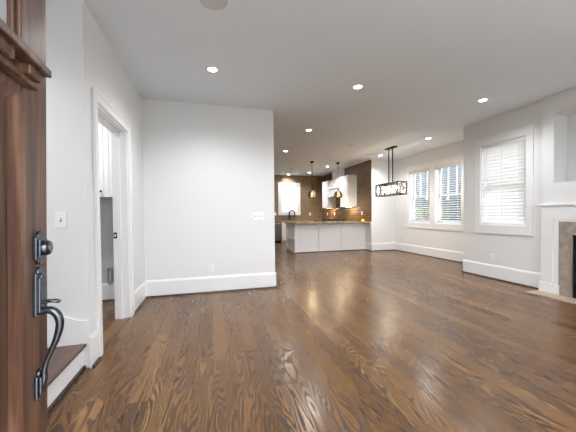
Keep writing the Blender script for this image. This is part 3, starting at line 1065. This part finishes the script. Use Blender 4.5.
mb.box(0.88, 2.95, 11.27, YK - 0.002, CT0, CT1).box(3.62, XK - 0.002, 11.27, YK - 0.002, CT0, CT1)
mb.box(2.95, 3.62, 11.27, 11.36, CT0, CT1).box(2.95, 3.62, 11.78, YK - 0.002, CT0, CT1)
mb.box(4.21, XK - 0.002, 10.46, 11.27, CT0, CT1)
tag(mb.build('granite_countertop', M_granite), 'granite countertop along the kitchen back wall below the window', 'countertop')
SZ = CT0 - 0.001
sk = MB().box(2.94, 2.952, 11.35, 11.79, 0.70, SZ).box(3.618, 3.63, 11.35, 11.79, 0.70, SZ).box(2.952, 3.618, 11.35, 11.362, 0.70, SZ).box(2.952, 3.618, 11.778, 11.79, 0.70, SZ).box(2.952, 3.618, 11.362, 11.778, 0.70, 0.71)
tag(sk.build('kitchen_sink', M_nickel), 'steel sink basin under the kitchen window', 'sink')
fa = thing('kitchen_faucet', (3.28, 11.83, CT1), 'tall black gooseneck faucet in front of the kitchen window', 'faucet')
MB().lathe([(0, 0), (0.030, 0), (0.028, 0.05), (0.022, 0.08), (0.022, 0.14), (0, 0.14)], (3.28, 11.83, CT1), n=16).build('base', M_blackmet, fa, smooth=True)
arc = [(3.28, 11.83, CT1 + 0.13), (3.28, 11.83, CT1 + 0.30)] + [(3.28 + 0.11 - 0.11 * math.cos(a), 11.83 - 0.04 * (1 - math.cos(a)), CT1 + 0.30 + 0.11 * math.sin(a)) for a in [PI * k / 10 for k in range(1, 11)]] + [(3.50, 11.75, CT1 + 0.22)]
MB().tube(arc, 0.026, 12).build('spout', M_blackmet, fa, smooth=True)
MB().tube([(3.50, 11.75, CT1 + 0.24), (3.50, 11.75, CT1 + 0.13)], 0.033, 12).build('spray_head', M_blackmet, fa, smooth=True)
MB().tube([(3.30, 11.83, CT1 + 0.07), (3.40, 11.80, CT1 + 0.11)], 0.008, 8).build('lever', M_blackmet, fa, smooth=True)
sd = thing('soap_dispenser', (3.02, 11.83, CT1), 'small dark soap dispenser left of the black faucet', 'soap dispenser')
MB().lathe([(0, 0), (0.022, 0), (0.02, 0.03), (0.012, 0.05), (0.012, 0.11), (0, 0.11)], (3.02, 11.83, CT1), n=14).build('base', M_blackmet, sd, smooth=True)
MB().tube([(3.02, 11.83, CT1 + 0.105), (3.02, 11.76, CT1 + 0.12)], 0.009, 8).build('spout', M_blackmet, sd, smooth=True)

rg = thing('range', (4.55, 9.98, 0), 'black range with cast iron grates below the hood', 'range')
MB().box(4.21, XK - 0.002, 9.505, 10.455, 0.08, 0.925).build('body', M_steel, rg, bevel=0.004)
MB().box(4.19, XK - 0.002, 9.503, 10.457, 0.925, 0.94).build('cooktop', M_blackmet, rg, bevel=0.003)
MB().box(4.18, 4.21, 9.53, 10.43, 0.25, 0.75).build('oven_door', M_steel, rg, bevel=0.004)
MB().tube([(4.20, 9.6, 0.72), (4.15, 9.6, 0.72), (4.15, 10.36, 0.72), (4.20, 10.36, 0.72)], 0.01, 8).build('handle', M_nickel, rg, smooth=True)
for k in range(3):
    ya = 9.53 + 0.305 * k
    g_ = MB()
    for q in range(3):
        g_.box(4.25 + 0.25 * q, 4.27 + 0.25 * q, ya, ya + 0.29, 0.94, 0.975)
    for q in range(4):
        g_.box(4.25, 4.77, ya + 0.09 * q, ya + 0.09 * q + 0.018, 0.955, 0.98)
    g_.build('grate', M_iron, rg)
for k in range(5):
    knob(rg, (4.19, 9.62 + 0.18 * k, 0.86), (-1, 0, 0), M_nickel, 0.022)

# ------------------------------------------------------------------ hanging lamps
def pendant(x, y, label):
    r_ = thing('pendant_lamp', (x, y, 1.70), label, 'pendant lamp', 'pendants over the peninsula')
    MB().lathe([(0, 0), (0.07, 0), (0.066, -0.018), (0.03, -0.05), (0.012, -0.062), (0, -0.062)], (x, y, H - 0.001), n=20).build('canopy', M_dark, r_, smooth=True)
    MB().tube([(x, y, H - 0.05), (x, y, 1.99)], 0.0075, 8).build('stem', M_dark, r_, smooth=True)
    MB().lathe([(0, 0.06), (0.012, 0.06), (0.024, 0.04), (0.028, 0.0), (0.0, 0.0)], (x, y, 1.94), n=16).build('socket_cap', M_dark, r_, smooth=True)
    MB().lathe([(0.03, 0.225), (0.07, 0.212), (0.11, 0.17), (0.132, 0.11), (0.138, 0.055), (0.134, 0.0)], (x, y, 1.72), n=28).build('shade', M_smoke, r_, smooth=True, thick=0.003)
    b = MB().lathe([(0, 0), (0.018, 0.004), (0.027, 0.025), (0.024, 0.045), (0.012, 0.075), (0.011, 0.16), (0, 0.16)], (x, y, 1.77), n=16).build('bulb', M_bulb, r_, smooth=True)
    l = bpy.data.lights.new('bulb_glow', 'POINT')
    l.energy = 9
    l.color = (1, 0.78, 0.5)
    l.shadow_soft_size = 0.05
    lo = bpy.data.objects.new('bulb_glow', l)
    C.collection.objects.link(lo)
    lo.parent = r_
    lo.location = (0, 0, 0.03)
    return r_


pendant(3.165, 8.63, 'smoked glass pendant lamp over the middle of the peninsula')
pendant(4.075, 8.63, 'smoked glass pendant lamp over the right part of the peninsula')

ch = thing('chandelier', (4.50, 6.46, 1.67), 'rectangular black frame chandelier with lit crystals before the windows', 'chandelier')
X0, X1, Y0, Y1, Z0, Z1 = 4.36, 4.63, 5.93, 6.86, 1.655, 1.955
mb = MB()
W_ = 0.016
for x in (X0, X1):
    for z in (Z0, Z1):
        mb.bar((x, Y0, z), (x, Y1, z), W_)
    for y in (Y0, Y1):
        mb.bar((x, y, Z0), (x, y, Z1), W_)
for y in (Y0, Y1):
    for z in (Z0, Z1):
        mb.bar((X0, y, z), (X1, y, z), W_)
mb.bar((4.5, Y0, Z1), (4.5, Y1, Z1), 0.02)
mb.build('frame', M_blackmet, ch)
zm = (Z0 + Z1) / 2
for x in (X0, X1):
    lat = MB()
    n = 4
    L = (Y1 - Y0) / n
    for k in range(n):
        ya, yb = Y0 + L * k, Y0 + L * (k + 1)
        q = L * 0.22
        for zz in (Z0, Z1):
            lat.bar((x, ya, zm), (x, ya + q, zz), 0.014)
            lat.bar((x, yb, zm), (x, yb - q, zz), 0.014)
    lat.bar((x, Y0, zm), (x, Y1, zm), 0.006)
    lat.build('side_lattice', M_blackmet, ch)
for y in (Y0, Y1):
    lat = MB()
    for zz in (Z0, Z1):
        lat.bar((X0 + 0.09, y, zz), (X0 + 0.18, y, zm), 0.014)
        lat.bar((X0, y, zm), (X0 + 0.05, y, zz), 0.008)
    lat.bar((X0 + 0.18, y, zm), (X1, y, zm), 0.014)
    lat.build('end_lattice', M_blackmet, ch)
mb = MB()
mb.box(4.44, 4.56, 6.18, 6.56, H - 0.03, H - 0.001)
mb.build('canopy', M_blackmet, ch, bevel=0.004)
for y in (6.31, 6.47):
    MB().tube([(4.5, y, H - 0.03), (4.5, y, Z1)], 0.014, 8).build('rod', M_blackmet, ch, smooth=True)
for k in range(5):
    y = Y0 + 0.20 + k * (Y1 - Y0 - 0.40) / 4
    sck = MB().tube([(4.5, y, Z1 - 0.005), (4.5, y, Z1 - 0.06)], 0.014, 10).build('socket', M_dark, ch, smooth=True)
    MB().lathe([(0, -0.11), (0.018, -0.10), (0.026, -0.07), (0.02, -0.03), (0.012, 0), (0, 0)], (4.5, y, Z1 - 0.06), n=14).build('bulb', M_bulb, sck, smooth=True)
    l = bpy.data.lights.new('bulb_glow', 'POINT')
    l.energy = 2
    l.color = (1, 0.84, 0.62)
    l.shadow_soft_size = 0.04
    lo = bpy.data.objects.new('bulb_glow', l)
    C.collection.objects.link(lo)
    lo.parent = ch
    lo.location = (0.0, y - 6.46, 0.08)
for x in (X0 + 0.06, X1 - 0.06):
    for k in range(10):
        y = Y0 + 0.14 + k * (Y1 - Y0 - 0.28) / 9
        MB().lathe([(0, 0), (0.006, 0.01), (0.017, 0.07), (0.012, 0.15), (0.015, 0.19), (0.004, 0.22), (0, 0.22)], (x, y, Z0 + 0.035), n=6).build('crystal_drop', M_crystal, ch)

# ------------------------------------------------------------------ ceiling fittings
def downlight(x, y, label, power=1.0, first=[None]):
    if first[0] is None:
        r_ = thing('recessed_light', (x, y, H), label, 'ceiling light', 'recessed ceiling lights')
        MB().lathe([(0.047, -0.001), (0.051, -0.006), (0.072, -0.004), (0.076, 0.0)], (x, y, H), n=32).build('trim_ring', M_whitem, r_, smooth=True)
        MB().lathe([(0, -0.0035), (0.049, -0.0035), (0.049, -0.001), (0, -0.001)], (x, y, H), n=32).build('lens', M_lens, r_, smooth=True)
        first[0] = r_
    else:
        r_ = copy_tree(first[0])
        r_.location = (x, y, H)
        r_['label'] = label
        for q in [c for c in r_.children if c.type == 'LIGHT']:
            bpy.data.objects.remove(q)
    l = bpy.data.lights.new('lamp_beam', 'SPOT')
    l.energy = DOWNLIGHT * power
    l.color = (0.965, 0.985, 1)
    l.spot_size = R(150)
    l.spot_blend = 0.9
    l.shadow_soft_size = 0.06
    lo = bpy.data.objects.new('lamp_beam', l)
    C.collection.objects.link(lo)
    lo.parent = r_
    lo.location = (0, 0, -0.02)
    return r_


downlight(0.043, 3.41, 'recessed ceiling light nearest the left doorway wall')
downlight(1.904, 3.41, 'recessed ceiling light above the middle of the living room')
downlight(3.956, 3.36, 'recessed ceiling light in front of the single window')
downlight(1.917, 5.40, 'recessed ceiling light just past the end of the back wall')
downlight(4.768, 5.38, 'recessed ceiling light in front of the pair of windows')
downlight(1.946, 7.34, 'recessed ceiling light before the peninsula, left end')
downlight(4.790, 7.28, 'recessed ceiling light behind the chandelier canopy')
downlight(4.045, 9.43, 'recessed ceiling light between the two pendants', 0.8)
downlight(3.90, 10.95, 'recessed ceiling light behind the nearer pendant stem', 0.8)
downlight(3.22, 11.66, 'recessed ceiling light over the sink window', 0.8)
downlight(-2.1, 1.95, 'unseen ceiling light added over the stairs to brighten the stair wall', 1.2)  # added out of view to lift the stair wall
downlight(-1.75, 3.5, 'recessed ceiling light in the laundry room', 0.85)


def speaker(x, y, r, label, group):
    r_ = thing('ceiling_speaker', (x, y, H), label, 'ceiling speaker', group)
    MB().lathe([(r - 0.012, -0.003), (r - 0.006, -0.008), (r, -0.005), (r + 0.004, 0)], (x, y, H), n=40).build('rim', M_whitem, r_, smooth=True)
    MB().lathe([(0, -0.007), (r * 0.5, -0.0065), (r - 0.010, -0.004), (r - 0.008, -0.001)], (x, y, H), n=40).build('grille', M_grille, r_, smooth=True)


speaker(0.045, 2.315, 0.118, 'large round grey ceiling speaker at the top edge', 'ceiling speakers')
speaker(3.32, 6.36, 0.11, 'round ceiling speaker before the peninsula', 'ceiling speakers')
speaker(2.93, 10.2, 0.11, 'round ceiling speaker deep in the kitchen', 'ceiling speakers')

# ------------------------------------------------------------------ switches and outlets
def wplate(f, a, z, wd, ht, root, n=1):
    def bx(mb, a0, a1, d0, d1, z0, z1):
        p, q = f(a0, d0, z0), f(a1, d1, z1)
        return mb.box(p[0], q[0], p[1], q[1], p[2], q[2])
    bx(MB(), a - wd / 2, a + wd / 2, 0, 0.006, z - ht / 2, z + ht / 2).build('plate', M_plate, root, bevel=0.002)
    return bx


def fmap(wall):
    ax, val, sg = wall
    if ax == 'X':
        return lambda a, d, z: (val + sg * d, a, z)
    return lambda a, d, z: (a, val + sg * d, z)


def switch(wall, a, z, gangs, label, group=None):
    f = fmap(wall)
    root = thing('light_switch', f(a, 0, z), label, 'light switch', group)
    wd = 0.075 + 0.047 * (gangs - 1)
    bx = wplate(f, a, z, wd, 0.120, root)
    for k in range(gangs):
        c = a + (k - (gangs - 1) / 2) * 0.047
        r_ = bx(MB(), c - 0.006, c + 0.006, 0.006, 0.0075, z - 0.013, z + 0.013).build('slot', M_slot, root)
        bx(MB(), c - 0.004, c + 0.004, 0.006, 0.017, z - 0.002, z + 0.011).build('toggle', M_plate, r_, bevel=0.001)
    return root


def outlet(wall, a, z, label, group=None):
    f = fmap(wall)
    root = thing('wall_outlet', f(a, 0, z), label, 'outlet', group)
    bx = wplate(f, a, z, 0.075, 0.120, root)
    for s_ in (1, -1):
        c = z + s_ * 0.020
        q = bx(MB(), a - 0.016, a + 0.016, 0.006, 0.008, c - 0.013, c + 0.013).build('socket', M_whitem, root, bevel=0.001)
        mb = MB()
        bx(mb, a - 0.008, a - 0.0055, 0.007, 0.0085, c - 0.003, c + 0.007)
        bx(mb, a + 0.0055, a + 0.008, 0.007, 0.0085, c - 0.003, c + 0.007)
        bx(mb, a - 0.002, a + 0.002, 0.007, 0.0085, c - 0.010, c - 0.006)
        mb.build('slots', M_slot, q)
    return root


switch(('Y', 2.556, -1), -1.11, 1.17, 1, 'single white switch plate beside the front door edge')
switch(('Y', YB, -1), 0.735, 1.17, 3, 'triple white switch plate near the end of the back wall')
outlet(('Y', YB, -1), -0.01, 0.378, 'white outlet low on the living room back wall')
outlet(('X', XR, -1), 3.944, 0.388, 'white outlet under the single window')
outlet(('X', XW, -1), 7.37, 0.337, 'white outlet low on the wall left of the far window')
outlet(('Y', YK, -1), 4.257, 1.18, 'white outlet on brown tile right of the sink window', 'outlets on the kitchen tile')
outlet(('Y', YK, -1), 2.68, 1.20, 'white outlet on brown tile left of the sink window', 'outlets on the kitchen tile')
outlet(('X', XK, -1), 8.47, 1.20, 'white outlet on brown tile right of the near wall cabinet', 'outlets on the kitchen tile')
outlet(('X', XK, -1), 10.65, 1.18, 'white outlet on brown tile under the far wall cabinet', 'outlets on the kitchen tile')
outlet(('X', XK, -1), 11.36, 1.18, 'white outlet on brown tile in the kitchen corner', 'outlets on the kitchen tile')

# ------------------------------------------------------------------ laundry room behind the doorway
wall_cabinet(-2.186, -1.10, YB - 0.36, YB - 0.001, 1.44, 2.55, '-Y', 5, 'white wall cabinet seen through the left doorway', (1,), knob_z=0.07)
vb = thing('vent_box', (-1.386, YB, 0.255), 'narrow grey metal recessed box low on the laundry wall', 'vent box')
mb = MB()
mb.box(-1.414, -1.404, YB - 0.03, YB - 0.001, 0.255, 0.47).box(-1.368, -1.358, YB - 0.03, YB - 0.001, 0.255, 0.47).box(-1.404, -1.368, YB - 0.03, YB - 0.001, 0.46, 0.47).box(-1.404, -1.368, YB - 0.03, YB - 0.001, 0.255, 0.265)
mb.build('frame', M_nickel, vb, bevel=0.002)
MB().box(-1.404, -1.368, YB - 0.004, YB - 0.001, 0.265, 0.46).build('back_plate', M_laund, vb)

# ------------------------------------------------------------------ outside
tag(MB().box(-40, 40, -40, 40, -0.6, -0.35).build('lawn', M_grass), 'green lawn around the house', 'lawn', kind='structure')
tag(MB().box(-6, 9, -7.0, -0.31, -0.34, -0.06).build('porch_slab', M_conc), 'unseen pale porch slab outside the entrance, widened to bounce light indoors', 'porch', kind='structure')  # unseen, made this wide so the lawn's green bounce stays out of the room
hs = thing('neighbour_house', (12.5, 13, -0.35), 'blue grey sided neighbour house outside the pair of windows', 'house')
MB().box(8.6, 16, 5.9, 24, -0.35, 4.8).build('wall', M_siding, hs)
MB().prism([(8.2, 5.6, 4.8), (16.4, 5.6, 4.8), (12.3, 5.6, 5.9)], (0, 18.7, 0)).build('roof', M_roof, hs)
for ya in (12.5, 17.5):
    wn = MB().box(8.55, 8.6, ya, ya + 1.0, 0.9, 2.6).build('window_frame', M_trim, hs)
    MB().box(8.53, 8.56, ya + 0.1, ya + 0.9, 1.0, 2.5).build('pane', M_steel, wn)


def shrub(x, y, z, r, label):
    root = thing('shrub', (x, y, z), label, 'shrub', 'shrubs outside the windows')
    rnd = random.Random(int(x * 100 + y * 10))
    mb = MB()
    for k in range(900):
        u, v = rnd.uniform(-1, 1), rnd.uniform(0, 2 * PI)
        q = math.sqrt(1 - u * u)
        rad_ = r * rnd.uniform(0.7, 1.05)
        p = Vector((q * math.cos(v), q * math.sin(v), u * 1.25)) * rad_ + Vector((x, y, z + r * 1.35))
        t = Vector((rnd.uniform(-1, 1), rnd.uniform(-1, 1), rnd.uniform(-1, 1))).normalized() * 0.07
        w_ = t.orthogonal().normalized() * 0.03
        vs = [mb.bm.verts.new(p + e) for e in (-t, w_, t, -w_)]
        mb.bm.faces.new(vs)
    mb.build('foliage', M_leaf, root)
    mb = MB()
    for k in range(5):
        a = 2 * PI * k / 5
        mb.tube([(x, y, z), (x + 0.5 * r * math.cos(a), y + 0.5 * r * math.sin(a), z + r * 1.3)], [0.03, 0.012], 6)
    mb.build('stems', M_shoe, root)


shrub(7.6, 8.5, -0.35, 0.72, 'yellow green shrub outside the near window of the pair')
shrub(7.7, 10.4, -0.35, 0.55, 'green shrub outside the far window of the pair')
